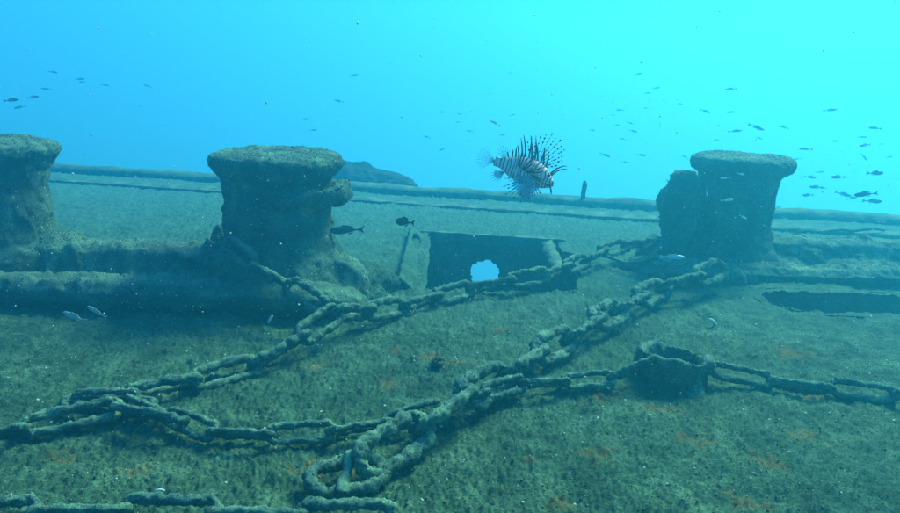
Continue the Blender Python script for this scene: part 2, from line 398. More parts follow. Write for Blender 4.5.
# raised coaming lip: left plate leaning, with an oval lightening hole; far lip; rib
cl0, cl1 = at(414, 289, .0), at(420, 234, .0)
def oval(ce):
    t_ = (ce[:, 1] - cl0.y) / (cl1.y - cl0.y); dz = (ce[:, 2] - 0.012) / 0.022
    return np.hypot((t_ - .74) / .17, dz) < 1
plate('coaming_plate', (cl0.x + .05, cl0.y - .02), (cl1.x + .065, cl1.y), -.05, .045, 70, 40, M_DECK, oval, .03, .014, (-.13, 0))
plate('coaming_plate', (fl.x - .02, fl.y + .02), (at(566, 242).x, at(566, 242).y + .02), -.06, .012, 80, 10, M_IRON, None, .03, .01)
rb0 = at(566, 262); rb1 = at(558, 241)
plate('rib', (rb0.x, rb0.y - .12), (rb1.x, rb1.y + .06), -.35, .0, 30, 30, M_IRON, None, .075, .018, (-.07, 0))

# long slot in the deck
sx0, sx1, sy0, sy1 = SLOT
sl = thing('deck_slot', 'long dark rounded slot cut through the deck in front of the right bollard', 'deck opening', ((sx0 + sx1) / 2, (sy0 + sy1) / 2, 0))
r_ = (sy1 - sy0) / 2
path = [(sx1, sy0 - .05)] + [(sx0 + r_ - (r_ + .05) * math.cos(a), (sy0 + sy1) / 2 - (r_ + .05) * math.sin(a)) for a in np.linspace(math.pi / 2, -math.pi / 2, 24)] + [(sx1, sy1 + .05)]
pp = np.array(path); zz = np.linspace(-0.75, -0.012, 24)
C = np.stack([np.r_[q, z_] for q in pp for z_ in zz]); fc = grid_faces(len(pp), len(zz))
tp = np.isclose(C[:, 2], -.012); C = crust(C, fc, .012, 10, 3); C[tp, 2] = deck_z(C[tp]) + .002
build('slot_wall', C, fc, M_DARK, sl)
C, fc = wall_grid((0, 0), (1, 0), 0, 1, 20, 8)
build('slot_floor', np.c_[sx0 - .08 + C[:, 0] * (sx1 - sx0 + .1), sy0 - .08 + C[:, 2] * (sy1 - sy0 + .16), -.74 + 0 * C[:, 0]], fc, M_DARK, sl)

# ------------------------------------------------------------------ mooring bitts
def growth_on(root, co, fc, n, lo, hi, turf=0, sub=None):
    Pp, Nn = scatter(co, fc, n)
    V, Fc = crumbs(Pp, RNG.uniform(lo, hi, n) * RNG.uniform(.5, 1, n), 1.0)
    o = build('crust_growth', V, Fc, M_IRON, root); o['kind'] = 'stuff'
    ns = max(40, n // 30); Pp, Nn = scatter(co, fc, ns); V, Fc = crumbs(Pp + Nn * .003, RNG.uniform(.0015, .0045, ns), .8)
    o = build('shell_specks', V, Fc, M_SHELL, root); o['kind'] = 'stuff'
    if turf:
        Pp, Nn = scatter(co, fc, turf)
        V, Fc = blades(Pp - Nn * .002, Nn, RNG.uniform(.003, .009, turf), RNG.uniform(.0008, .0018, turf))
        o = build('turf_growth', V, Fc, M_TURF, root, smooth=False); o['kind'] = 'stuff'
def post(root, cx, cy, z0, h, cap_r, body_r, seed, lean=(0, 0), nturf=8000):
    pr = smooth_prof([(body_r * 1.5, -.19), (body_r * 1.42, -.06), (body_r * 1.28, .01), (body_r * 1.10, .07), (body_r * 1.0, .14), (body_r * .96, .3 * h / .5), (body_r * .99, h * .70), (body_r * 1.03, h - .10), (body_r * 1.0, h - .07), (body_r * .6, h - .04)], 70)
    C, fc = lathe(pr, 150, cx, cy, z0); C = crust(C, fc, .019, 5, seed, 5); C = knobs(C, fc, .034, 13, seed); C = crust(C, fc, .005, 42, seed, 2)
    def ln(C):
        k = (C[:, 2] - z0); C = C.copy(); C[:, 0] += lean[0] * k; C[:, 1] += lean[1] * k; return C
    C = ln(C)
    po = build('post', C, fc, M_IRON, root)
    pr = smooth_prof([(body_r * .95, h - .135), (body_r * 1.04, h - .115), (cap_r * .93, h - .085), (cap_r * .99, h - .06), (cap_r, h - .04), (cap_r * .96, h - .018), (cap_r * .86, h - .004), (cap_r * .5, h + .004), (0.001, h + .006)], 60)
    D, fd = lathe(pr, 170, cx, cy, z0); D = crust(D, fd, .011, 6, seed + 3, 5); D = knobs(D, fd, .012, 15, seed + 2); D = crust(D, fd, .005, 45, seed, 2); D = ln(D)
    cp = build('cap', D, fd, M_IRON, po)
    Cm, Fm = np.vstack([C, D]), np.vstack([fc, fd + len(C)])
    growth_on(root, Cm, Fm, 5000, .002, .006, nturf)
    return po
def base(root, x0, x1, y0, prof, seed, taper0=False, taper1=False, skew=0.0):
    n = 330; xs = np.linspace(x0, x1, n); pr = smooth_prof(prof, 70); cy, cz = pr[:, 0].mean(), 0.0
    rows = []
    for x in xs:
        k = 1.0
        if taper1: k = min(k, math.sqrt(max(0.0, 1 - max(0, (x - (x1 - .22)) / .22) ** 2)))
        if taper0: k = min(k, math.sqrt(max(0.0, 1 - max(0, ((x0 + .22) - x) / .22) ** 2)))
        k = max(k, .02)
        q = np.stack([np.full(len(pr), x), y0 + skew * (x - x0) + cy + (pr[:, 0] - cy) * (.4 + .6 * k), pr[:, 1] * k], -1); rows.append(q)
    C = np.stack(rows).reshape(-1, 3); fc = grid_faces(n, len(pr))
    C = crust(C, fc, .020, 4.5, seed, 5); C = knobs(C, fc, .045, 12, seed); C = crust(C, fc, .005, 40, seed, 2)
    o = build('base', C, fc, M_IRON, root)
    growth_on(root, C, fc, 9000, .002, .006, 9000)
    return o

B1 = Vector((-0.805, 3.22)); B0 = Vector((-2.155, 3.22)); B3 = Vector((1.665, 4.1))
# left pair
bt = thing('mooring_bitts', 'pair of encrusted mooring bollards on a long base left of the hatchway', 'bollards', (B1.x, B1.y, 0))
PROF = [(.11, -.03), (.10, .10), (.08, .185), (.04, .212), (-.05, .215), (-.11, .195), (-.15, .13), (-.18, .10), (-.21, .10), (-.25, .125), (-.32, .142), (-.39, .13), (-.43, .09), (-.42, .045), (-.36, .01), (-.33, -.03)]
base(bt, -3.6, B1.x + .44, B1.y, PROF, 1.0, taper1=True)
p1 = post(bt, B1.x, B1.y, .15, .515, .300, .245, 5.0, (-.02, .02))
p0 = post(bt, B0.x, B0.y, .15, .525, .300, .250, 9.0, (.0, .02))
# flange that juts from the right flank of the centre bollard
a = np.linspace(-2.1, .9, 60)
rad = .03 * np.sin(np.linspace(.25, math.pi - .25, 60)) ** .5
pth = np.stack([B1.x + (.222 + .078 * np.exp(-((a + .15) / .8) ** 2)) * np.cos(a), B1.y + (.235 + .04 * np.exp(-((a + .15) / .8) ** 2)) * np.sin(a), .15 + .305 + .035 * np.cos(a) + 0 * a], -1)
C, fc = tube(pth, (rad + .012) * np.interp(a, [-2.1, -1.1, -.2, .9], [.25, .6, 1.2, .9]), 18); C = np.asarray(C)
C = C + .022 * fbm(C, 11, 4, 2)[:, None] * np.array([.6, .6, 1])
build('horn', C, fc, M_IRON, p1)
grow_h = (C, np.array([q for q in fc if len(q) == 4])); growth_on(bt, *grow_h, 500, .004, .012, 900)
# silted skirt to the right of the centre bollard's foot
def lump(name, root, cx, cy, rx, ry, rz, seed, mt=M_IRON, z=-.02, amp=.3, sc=4.0):
    n, mth = 50, 110
    th = np.linspace(0.001, np.pi / 2, n); ph = np.linspace(0, 2 * np.pi, mth, endpoint=False)
    T, Ph = np.meshgrid(th, ph, indexing='ij')
    C = np.stack([rx * np.sin(T) * np.cos(Ph), ry * np.sin(T) * np.sin(Ph), rz * np.cos(T) ** .8], -1).reshape(-1, 3)
    fc = grid_faces(n, mth, True)
    C = C * (1 + amp * fbm(C + (cx, cy, 0), sc, 4, seed))[:, None] + (cx, cy, z)
    o = build(name, C, fc, mt, root); growth_on(root, C, fc, 3000, .002, .008, 6000)
    return o
lump('silted_foot', bt, B1.x + .28, B1.y + .02, .26, .30, .17, 2.0, M_DECK)
lump('silted_foot', bt, B1.x - .27, B1.y + .05, .11, .16, .29, 7.0, amp=.4, sc=7)
lump('silted_foot', bt, B0.x + .27, B0.y + .03, .15, .22, .27, 8.0, amp=.14)

# right bollard
b2 = thing('mooring_bitts', 'encrusted mooring bollard with a lumpy side horn right of the hatchway', 'bollards', (B3.x, B3.y, 0))
PROF2 = [(.14, -.03), (.13, .08), (.11, .145), (.06, .17), (-.02, .168), (-.08, .15), (-.13, .085), (-.21, .06), (-.27, .078), (-.35, .075), (-.41, .04), (-.40, .01), (-.37, -.03)]
base(b2, 1.12, 4.6, B3.y, PROF2, 4.0, taper0=True, skew=-.02)
post(b2, B3.x, B3.y, .08, .565, .288, .218, 14.0, (.03, .02))
# knobbly horn beside it
hp = np.array([(1.34, 3.98, .02), (1.345, 3.98, .15), (1.33, 3.98, .3), (1.32, 3.98, .40), (1.345, 3.98, .475), (1.38, 4.0, .50)])
tq = np.linspace(0, 1, 40); hp = np.stack([np.interp(tq, np.linspace(0, 1, 6), hp[:, k]) for k in range(3)], -1)
C, fc = tube(hp, np.interp(tq, [0, .25, .6, .8, 1], [.17, .13, .105, .10, .05]), 40)
C = C + .05 * fbm(C, 6, 4, 3)[:, None] * (normals(C, np.array([q for q in fc if len(q) == 4])))
build('horn', C, fc, M_IRON, b2)
q4 = np.array([q for q in fc if len(q) == 4]); growth_on(b2, C, q4, 900, .004, .012, 1200)
lump('silted_foot', b2, 1.38, 3.86, .34, .26, .12, 5.0)
lump('silted_foot', b2, 2.06, 4.12, .2, .25, .19, 6.0, M_DECK)

# ------------------------------------------------------------------ chains
def link_mesh(name, outer, width, wire, seed, amp):
    Ls = outer - width; r = (width - wire) / 2; q = []
    n1, n2 = 22, 26
    for k in range(n1): q.append((-Ls / 2 + Ls * k / n1, -r))
    for k in range(n2): a_ = -math.pi / 2 + math.pi * k / n2; q.append((Ls / 2 + r * math.cos(a_), r * math.sin(a_)))
    for k in range(n1): q.append((Ls / 2 - Ls * k / n1, r))
    for k in range(n2): a_ = math.pi / 2 + math.pi * k / n2; q.append((-Ls / 2 + r * math.cos(a_), r * math.sin(a_)))
    C, fc = tube([(x, y, 0) for x, y in q], wire / 2, 20, closed=True)
    C = crust(C, fc, amp, .8 / wire, seed, 3); C = crust(C, fc, amp * .5, 2.2 / wire, seed + 5, 2); C = crust(C, fc, amp * .5, 7.0 / wire, seed + 8, 2)
    parts = [(C, fc)]
    Pp, Nn = scatter(C, fc, 260); V, Fc = crumbs(Pp, RNG.uniform(.04, .11, 260) * wire, 1.0); parts.append((V, Fc))
    Pp, Nn = scatter(C, fc, 1100); V, Fc = blades(Pp - Nn * .001, Nn, RNG.uniform(.002, .008, 1100), RNG.uniform(.0006, .0012, 1100)); parts.append((V, Fc))
    co, fs = merge(parts)
    return raw_mesh(name, co, fs)
def chain(pts, label, outer=.30, wire=.05, wfac=3.4, seed=1, amp=None, group=None, jitter=12, lift=0.0, mt=None):
    W = np.array([at(u, v, z) for u, v, z in pts])
    # smooth the path
    t = np.r_[0, np.cumsum(np.linalg.norm(np.diff(W, axis=0), axis=1))]
    fine = np.linspace(0, t[-1], 800); Wf = np.stack([np.interp(fine, t, W[:, k]) for k in range(3)], -1)
    ker = np.hanning(41); ker /= ker.sum()
    Wp = np.vstack([np.repeat(Wf[:1], 20, 0), Wf, np.repeat(Wf[-1:], 20, 0)])
    Wf = np.stack([np.convolve(Wp[:, k], ker, 'valid') for k in range(3)], -1)
    pitch = outer - 2 * wire * 1.05
    t = np.r_[0, np.cumsum(np.linalg.norm(np.diff(Wf, axis=0), axis=1))]
    n = max(2, int(t[-1] / pitch)); nodes = np.linspace(0, t[-1], n + 1)
    Nd = np.stack([np.interp(nodes, t, Wf[:, k]) for k in range(3)], -1)
    rr = random.Random(seed)
    root = thing('chain', label, 'chain', tuple(Nd[0]), group)
    amp = amp or wire * .27
    meshes = [link_mesh('link', outer, wire * wfac, wire, seed * 3.1 + k * 11.7, amp) for k in range(5)]
    for m_ in meshes: m_.materials.append(mt or M_CHAIN)
    for i in range(n):
        a_, b_ = Vector(Nd[i]), Vector(Nd[i + 1]); d = (b_ - a_).normalized()
        me = meshes[rr.randrange(5)]
        side = Vector((0, 0, 1)).cross(d).normalized(); up = d.cross(side)
        ang = R((46 if i % 2 == 0 else -40) + rr.uniform(-jitter, jitter)) * (1 if d.x > 0 else -1)
        Yv = side * math.cos(ang) + up * math.sin(ang); Zv = d.cross(Yv)
        Mx = Matrix((d, Yv, Zv)).transposed()
        o = link('link', me, None, root)
        c = (a_ + b_) / 2
        # rest on the plating: lift by the half-extent of the tilted link
        o.location = c - root.location + Vector((0, 0, lift + abs(math.sin(ang)) * wire * (wfac - 1) / 2 * .7))
        o.rotation_euler = Mx.to_euler()
    return root
h = .02
# heavy chain running diagonally across the deck to the right bollard
chain([(362, 474, .03), (385, 458, .04), (428, 430, .05), (446, 412, .06), (500, 384, .05), (545, 357, .05), (575, 340, .05), (602, 322, .06), (640, 302, .05), (672, 288, .06), (700, 283, .08), (722, 272, .10)],
      'thick heavily crusted chain running diagonally from the foreground up to the right bollard', .285, .036, 3.4, 3, amp=.010, jitter=9)
# chain from the right bollard past the hatchway, then down across the deck to the far left
chain([(690, 250, .12), (650, 243, .10), (610, 250, .07), (575, 268, .05), (545, 279, .05), (505, 286, .045), (465, 292, h), (430, 303, h), (395, 312, h), (360, 318, .05), (338, 315, .10), (318, 322, .12), (303, 342, .06), (275, 360, h), (235, 376, h), (185, 388, h), (150, 394, h), (118, 399, h)],
      'long chain looping from the hatchway past the centre bollard down to the left', .265, .028, 3.5, 5, jitter=9)
# strand hanging down the plinth from the centre bollard
chain([(226, 246, .27), (240, 258, .22), (262, 274, .20), (285, 286, .17), (306, 298, .14), (326, 313, .10)],
      'short chain strand draped over the base beneath the centre bollard', .23, .029, 3.1, 7)
# thin chain: fold at left, across the foreground to the pipe stub
chain([(76, 404, .045), (110, 398, .04), (142, 404, .04), (168, 418, .035), (190, 432, h), (235, 440, .025), (290, 438, .025), (345, 434, .025), (400, 424, .03), (440, 410, .05), (485, 396, .06), (520, 386, .05), (560, 385, .03), (600, 384, .03), (632, 374, .05), (655, 362, .09)],
      'thinner chain winding across the foreground deck to the short open pipe stub', .20, .020, 3.3, 11, jitter=9)
chain([(712, 372, .05), (735, 379, .03), (770, 384, .025), (815, 390, .025), (860, 395, .025), (905, 399, .025), (960, 404, .025), (1040, 409, .025), (1150, 420, .025)],
      'thin chain trailing from the pipe stub towards the right edge', .215, .021, 3.3, 13, jitter=9)
chain([(-190, 462, h), (-110, 452, h), (-40, 444, h), (0, 437, h), (40, 428, h), (85, 418, h), (125, 410, .04), (165, 412, .05), (182, 424, .045)],
      'chain strand entering from the left edge and knotting into the folded chain', .265, .024, 3.2, 17, jitter=9)
chain([(-260, 525, h), (-160, 526, h), (-60, 522, h), (0, 520, h), (60, 517, h), (120, 516, h), (180, 519, h), (240, 519, h), (300, 522, h), (360, 522, h), (420, 526, h), (480, 530, h)],
      'chain lying along the bottom edge of the foreground', .24, .025, 3.2, 19, jitter=9)

def shackle(u, v, z, ang, tilt, outer, width, wire, seed, label, pin=False):
    c = at(u, v, z); root = thing('shackle', label, 'shackle', tuple(c))
    me = link_mesh('bow', outer, width, wire, seed, wire * .2); me.materials.append(M_CHAIN)
    o = link('bow', me, None, root); o.rotation_euler = (R(tilt), 0, R(ang))
    if pin:
        t_ = np.linspace(-1, 1, 14)[:, None]; d = np.array([math.cos(R(ang + 62)), math.sin(R(ang + 62)), .25])
        C, fc = tube(np.array(c) + d * t_ * outer * .30 + np.array([0, -.01, .015]), wire * .42 * (1 + .25 * np.sin(np.linspace(0, 9, 14))), 12)
        C = C + wire * .25 * fbm(C, 30, 3, 5)[:, None]
        build('pin', C, fc, M_CHAIN, root)
shackle(347, 476, .028, 26, 14, .225, .135, .036, 41.0, 'broad crusted shackle at the foreground end of the thick chain', True)
shackle(108, 404, .035, -3, 12, .29, .085, .024, 47.0, 'long narrow open loop where the chain strands meet at left')
# short open pipe stub the thin chain passes
pc = at(680, 392); 
ps = thing('pipe_stub', 'short open-topped pipe stub standing on the deck between thin chain strands', 'pipe stub', (pc.x, pc.y + .1, 0))
pr = smooth_prof([(.15, -.03), (.125, .015), (.112, .06), (.118, .09), (.122, .118), (.112, .128), (.098, .118), (.09, .06), (.09, -.02)], 60)
C, fc = lathe(pr, 110, pc.x, pc.y + .1, 0)
k_ = np.clip(C[:, 2] / .12, 0, 1); C[:, 2] += k_ * ((C[:, 0] - pc.x) * -.12 + (C[:, 1] - pc.y - .1) * -.10 - .022)
C = crust(C, fc, .024, 9, 8, 4); build('pipe_wall', C, fc, M_IRON, ps); growth_on(ps, C, fc, 700, .003, .007, 1500)
a = np.linspace(0, 2 * math.pi, 20, endpoint=False)
Cb = np.vstack([[pc.x, pc.y + .1, -.005], np.stack([pc.x + .12 * np.cos(a), pc.y + .1 + .12 * np.sin(a), -.002 + 0 * a], -1)])
build('silted_bottom', Cb, [(0, 1 + k, 1 + (k + 1) % 20) for k in range(20)], M_DARK, ps)

# thin pipe lying on the far deck at right
q0, q1 = at(796, 232, .05), at(884, 229, .05)
c, fc = tube([tuple(q0.lerp(q1, k / 8) + Vector((0, 0, .008 * math.sin(k * 2.1)))) for k in range(9)], .012, 8)
tag(build('fallen_rod', c, fc, M_IRON), 'thin fallen rod lying on the deck behind the right bollard base', 'rod')
# rope line sagging by the right bollard's foot
rp = [(598, 243, .07), (604, 252, .06), (620, 258, .05), (640, 256, .08), (652, 252, .12), (664, 258, .12)]
W = np.array([at(*q) - Vector((0, .12, 0)) for q in rp]); tq = np.linspace(0, 1, 40); W = np.stack([np.interp(tq, np.linspace(0, 1, 6), W[:, k]) for k in range(3)], -1)
c, fc = tube(W, .009, 8); tag(build('rope', c, fc, M_CHAIN), 'thin pale rope sagging over the lump at the right bollard foot', 'rope')

# ------------------------------------------------------------------ ground cover on the deck
def deck_points(n, y0, y1, smax=0.85):
    y = y0 * (y1 / y0) ** RNG.uniform(size=n); x = RNG.uniform(-smax, smax, n) * (y + .25)
    Pp = np.c_[x, y, np.zeros(n)]
    ok = ~in_poly(Pp[:, :2], HATCH) & ~in_slot(Pp) & (y < far_y(x) - .05)
    Pp = Pp[ok]; Pp[:, 2] = deck_z(Pp); return Pp
Pp = deck_points(60000, 1.2, 5.5)
cl = noise(np.c_[Pp[:, :2], np.zeros(len(Pp))], 3.0, 21); Pp = Pp[cl > RNG.uniform(-.8, .5, len(Pp))]
V, Fc = crumbs(Pp, RNG.uniform(.002, .0065, len(Pp)) * RNG.uniform(.3, 1.05, len(Pp)), .55)
o = build('deck_rubble', V, Fc, M_TURF); o['kind'] = 'stuff'; tag(o, 'fine crumbs of silt and growth strewn over the deck', 'rubble')
Pp = deck_points(90000, 1.2, 5.5)
cl = noise(np.c_[Pp[:, :2], np.zeros(len(Pp))], 5.0, 31); Pp = Pp[cl > RNG.uniform(-.9, .4, len(Pp))]
k = len(Pp); nn = np.tile([0, 0, 1.0], (k, 1)) + RNG.normal(size=(k, 3)) * .2
V, Fc = blades(Pp - (0, 0, .002), nn, RNG.uniform(.002, .006, k), RNG.uniform(.0007, .0015, k), .9)
o = build('algae_turf', V, Fc, M_TURF, smooth=False); o['kind'] = 'stuff'; tag(o, 'short fuzzy algae turf covering the deck', 'algae')
Pp = deck_points(420, 1.25, 4.5)
V, Fc = crumbs(Pp + (0, 0, .004), RNG.uniform(.002, .007, len(Pp)) * RNG.uniform(.4, 1, len(Pp)), .5)
o = build('shell_grit', V, Fc, M_SHELL, smooth=False); o['kind'] = 'stuff'; tag(o, 'pale shell chips scattered over the silted deck', 'shells')

# sea urchin
up_ = at(437, 368)
ur = thing('sea_urchin', 'small black sea urchin on the bare deck between the chains', 'sea urchin', (up_.x, up_.y, 0))
pr = smooth_prof([(.001, .0), (.018, .004), (.024, .014), (.018, .026), (.001, .03)], 14); C, fc = lathe(pr, 20, up_.x, up_.y, 0); build('shell', C, fc, M_URCHIN, ur)
parts = []
for k in range(90):
    d = Vector((random.gauss(0, 1), random.gauss(0, 1), abs(random.gauss(0, .8)))).normalized(); c0 = Vector((up_.x, up_.y, .014))
    parts.append(tube([tuple(c0 + d * .015), tuple(c0 + d * random.uniform(.022, .034))], [.0016, .0004], 4))
C, fc = merge(parts); o = build('spines', C, fc, M_URCHIN, ur); o['kind'] = 'stuff'
# white shell fragments
def shell_bit(u, v, z, ln, ang, label):
    c = at(u, v, z); t_ = np.linspace(-1, 1, 9)
    pth = np.stack([c.x + ln * t_ * math.cos(ang), c.y + 0 * t_ - .02, c.z + ln * t_ * math.sin(ang) + ln * .25 * (1 - t_ ** 2)], -1)
    C, fc = tube(pth, ln * .28 * np.sqrt(np.clip(1 - t_ ** 2, .02, 1)), 10)
    tag(build('shell_fragment', C, fc, M_SHELL), label, 'shell')
shell_bit(711, 321, .02, .026, R(-35), 'curved white shell fragment lying on the deck above the pipe stub')
shell_bit(272, 318, .07, .02, R(60), 'white shell fragment on the base below the draped chain strand')
shell_bit(163, 487, .01, .014, R(10), 'small white shell chip near the foreground bottom chain')

# ------------------------------------------------------------------ fish
def fish_geo(Lg=1.0, hh=.13, ww=.075, fork=.5, dorsal=.05):
    n, sg = 18, 12
    t = np.linspace(0, 1, n)
    prof = np.interp(t, [0, .04, .12, .3, .5, .75, .9, 1], [.02, .35, .68, 1.0, .95, .5, .22, .2])
    x = .5 - t * .82
    a_ = np.linspace(0, 2 * np.pi, sg, endpoint=False)
    C = np.stack([np.stack([np.full(sg, x[i]), ww * prof[i] * np.cos(a_), hh * prof[i] * np.sin(a_)], -1) for i in range(n)]).reshape(-1, 3)
    fc = grid_faces(n, sg, True)
    body = (np.vstack([C, [[.505, 0, 0]]]), [tuple(map(int, q)) for q in fc] + [(k, (k + 1) % sg, len(C)) for k in range(sg)])
    def fin(pts, th=.008):
        P2 = np.array(pts); k = len(P2)
        V = np.vstack([np.c_[P2[:, 0], np.full(k, -th), P2[:, 1]], np.c_[P2[:, 0], np.full(k, th), P2[:, 1]]])
        F_ = [tuple(range(k)), tuple(range(2 * k - 1, k - 1, -1))] + [(q, (q + 1) % k, k + (q + 1) % k, k + q) for q in range(k)]
        return V, F_
    tail = fin([(-.30, .02), (-.5, hh * .9), (-.5 + .14 * fork, 0), (-.5, -hh * .9), (-.30, -.02)])
    dor = fin([(.22, hh * .9), (.10, hh + dorsal), (-.12, hh * .75 + dorsal * .6), (-.2, hh * .5)])
    anal = fin([(-.02, -hh * .9), (-.08, -hh - dorsal * .5), (-.2, -hh * .45)])
    return body, tail, dor, anal
def sc_(g, s): return (np.asarray(g[0]) * s, g[1])
FM = {'dark': plain('fish_dark', (0.13, 0.30, 0.40), .5, .3), 'silver': plain('fish_silver', (0.50, 0.52, 0.5), .35, .5), 'pink': plain('fish_pink', (0.55, 0.30, 0.26), .45, .4),
      'white': plain('fish_white', (0.75, 0.76, 0.74), .4, .4), 'pale': plain('fish_pale', (0.27, 0.33, 0.28), .45, .4), 'dusky': plain('fish_dusky', (0.03, 0.055, 0.065), .6, .2), 'black': plain('fish_black', (0.015, 0.017, 0.02), .5, .3)}
M_EYE = plain('fish_eye', (0.01, 0.01, 0.012), .2, .5)
SHAPE = {'slim': dict(hh=.088, ww=.055, dorsal=.025), 'mid': dict(hh=.115, ww=.07, dorsal=.03), 'deep': dict(hh=.22, ww=.10, fork=.35, dorsal=.07)}
_cache = {}
def small_mesh(shape, colr):
    if (shape, colr) not in _cache:
        me = raw_mesh('small_fish', *merge(fish_geo(**SHAPE[shape]))); me.materials.append(FM[colr]); _cache[(shape, colr)] = me
    return _cache[(shape, colr)]
def place_fish(o, u, v, px, tilt, real, flip, dist=None):
    d = dist or max(1.9, real * FPX / px); c = atd(u, v, d)
    o.location = c
    yaw = random.uniform(-.35, .35)
    s = px * d / FPX / max(.75, math.cos(yaw))
    X = (RT * math.cos(R(tilt)) - UP * math.sin(R(tilt))) * (-1 if flip else 1)
    X = (X * math.cos(yaw) + F0 * math.sin(yaw)).normalized()
    Zv = Vector((0, 0, 1)); Yv = Zv.cross(X).normalized(); Zv = X.cross(Yv)
    o.rotation_euler = Matrix((X, Yv, Zv)).transposed().to_euler(); o.scale = (s, s, s)
def small_fish(lst, group, what, where, shape='slim', colr='dark', real=.14, dist=None):
    lst = sorted(lst); n = len(lst)
    ORD = ['leftmost', 'second from left', 'third from left', 'fourth from left', 'fifth from left', 'sixth from left', 'seventh from left', 'eighth from left', 'ninth from left', 'tenth from left', 'eleventh from left', 'twelfth from left']
    for i, (u, v, px, tilt, *c) in enumerate(lst):
        col_ = c[0] if c else colr
        o = link('small_fish', small_mesh(shape, col_))
        # name the place in its school from the nearer end
        wd = {'dark': 'dark slender fish', 'pink': 'pinkish slender fish', 'white': 'tiny white fish', 'silver': 'silvery slender fish'}[col_]
        if n == 1: s_ = f'{wd} {where}'
        elif i < (n + 1) // 2: s_ = f'{wd}, {ORD[i]} of those {where}'
        else: s_ = f'{wd}, {ORD[n - 1 - i].replace("left", "right")} of those {where}'
        tag(o, s_, 'fish', group)
        place_fish(o, u, v, px * (.9 if px > 8 else 1), tilt + random.uniform(-6, 6), real * random.uniform(.85, 1.15), random.random() < .5, dist)
small_fish([(53, 72, 11, 10), (80, 79, 12, 4), (82, 82, 9, 0), (47, 89, 11, 4), (11, 100, 20, 0), (33, 97, 15, -4), (20, 107, 13, -10), (148, 86, 9, 18), (105, 85, 8, 5), (141, 106, 6, 10, 'white')],
           'fish high above the left bollards', '', 'high above the leftmost bollard')
small_fish([(355, 75, 11, -3), (339, 101, 11, 15), (307, 119, 10, 0), (313, 130, 10, 0)], 'fish above the centre bollard', '', 'high above the centre bollard')
small_fish([(427, 137, 9, 18), (443, 149, 9, -22), (443, 112, 7, 0), (460, 114, 6, 8), (502, 135, 7, -12), (512, 115, 7, -8), (458, 122, 6, 0), (470, 131, 7, 10), (468, 141, 6, 0)], 'fish beside the lionfish', '', 'around the lionfish tail')
small_fish([(495, 123, 14, 26, 'pink')], None, '', 'directly above the tail of the lionfish')
small_fish([(638, 74, 10, -12), (656, 88, 8, -12), (647, 93, 7, -8), (664, 101, 4, 60), (681, 104, 7, 8), (620, 110, 8, 4), (613, 115, 5, 0), (646, 108, 6, 0), (592, 130, 8, 4)], 'upper fish right of the lionfish', '', 'high between lionfish and right bollard')
small_fish([(617, 125, 7, 4), (630, 123, 9, 20), (633, 131, 11, 10), (660, 125, 5, 80), (623, 139, 8, 8), (641, 155, 11, 10), (625, 162, 8, 12), (685, 157, 9, 40), (668, 182, 8, 55)], 'lower fish right of the lionfish', '', 'low between lionfish and right bollard')
small_fish([(605, 155, 13, 26, 'pink')], None, '', 'below the school right of the lionfish')
small_fish([(705, 111, 13, 12), (731, 89, 15, 0), (732, 112, 11, 5), (756, 127, 19, 18), (784, 127, 13, 15), (735, 131, 15, 2), (759, 138, 8, 15), (717, 140, 7, 0)], 'fish above the right bollard', '', 'straight above the right bollard')
small_fish([(830, 110, 15, -2), (875, 128, 16, 0), (862, 137, 12, -3), (834, 141, 11, 0), (865, 145, 17, -12), (864, 157, 11, 45), (889, 157, 8, -10), (797, 159, 10, 0), (881, 144, 6, 0)], 'upper fish by the right edge', '', 'at upper right beyond the right bollard')
small_fish([(806, 149, 14, 10, 'pink')], None, '', 'just off the cap rim of the right bollard')
small_fish([(810, 177, 14, 4), (816, 187, 16, 4), (808, 195, 14, 0), (838, 177, 17, 3), (843, 194, 17, 14), (866, 194, 23, -5), (852, 198, 13, -6), (872, 201, 21, 0), (875, 173, 21, 3), (822, 188, 9, 4), (778, 207, 8, 0), (792, 209, 9, 5), (820, 172, 9, 0)],
           'fish right of the right bollard', '', 'right of the right bollard', shape='mid')
small_fish([(725, 178, 10, -5), (741, 174, 9, 15), (727, 200, 14, -3), (743, 217, 10, 32), (707, 193, 6, 80)], 'white fish at the right bollard', '', 'in front of the right bollard', 'mid', 'white', .06, 3.35)
small_fish([(880, 222, 10, 5, 'pink')], None, '', 'over the deck at the right edge', real=.07)
small_fish([(657, 220, 13, 5, 'silver'), (655, 236, 16, 2, 'silver')], 'silvery fish left of the right bollard', '', 'just left of the right bollard horn', real=.075)
def big_fish(u, v, px, tilt, real, flip, shape, colr, label, dist=None):
    g = fish_geo(**SHAPE[shape])
    root = thing('fish', label, 'fish', (0, 0, 0))
    for nm, gg in zip(('body', 'tail_fin', 'dorsal_fin', 'anal_fin'), g):
        me = raw_mesh(nm, *gg); link(nm, me, FM[colr], root)
    e = SHAPE[shape]
    for s in (-1, 1):
        C, fc = lathe([(.001, -.012), (.012, 0), (.001, .012)], 8); C = C[:, [0, 2, 1]] + (.40, s * e['ww'] * .62, e['hh'] * .2)
        link('eye', raw_mesh('eye', C, fc), M_EYE, root)
    place_fish(root, u, v, px, tilt, real, flip, dist)
big_fish(75, 317, 32, 16, .10, True, 'slim', 'pale', 'pale green fish over the left deck, lower of the two')
big_fish(97, 312, 25, 28, .09, True, 'slim', 'pale', 'pale green fish over the left deck, upper of the two')
big_fish(405, 222, 19, 6, .085, True, 'deep', 'black', 'small black deep-bodied fish between centre bollard and hatchway')
big_fish(347, 230, 34, -3, .16, True, 'mid', 'dusky', 'plump dark fish hovering right beside the centre bollard')
big_fish(672, 257, 27, 2, .115, False, 'slim', 'silver', 'bright silvery fish in front of the right bollard foot')

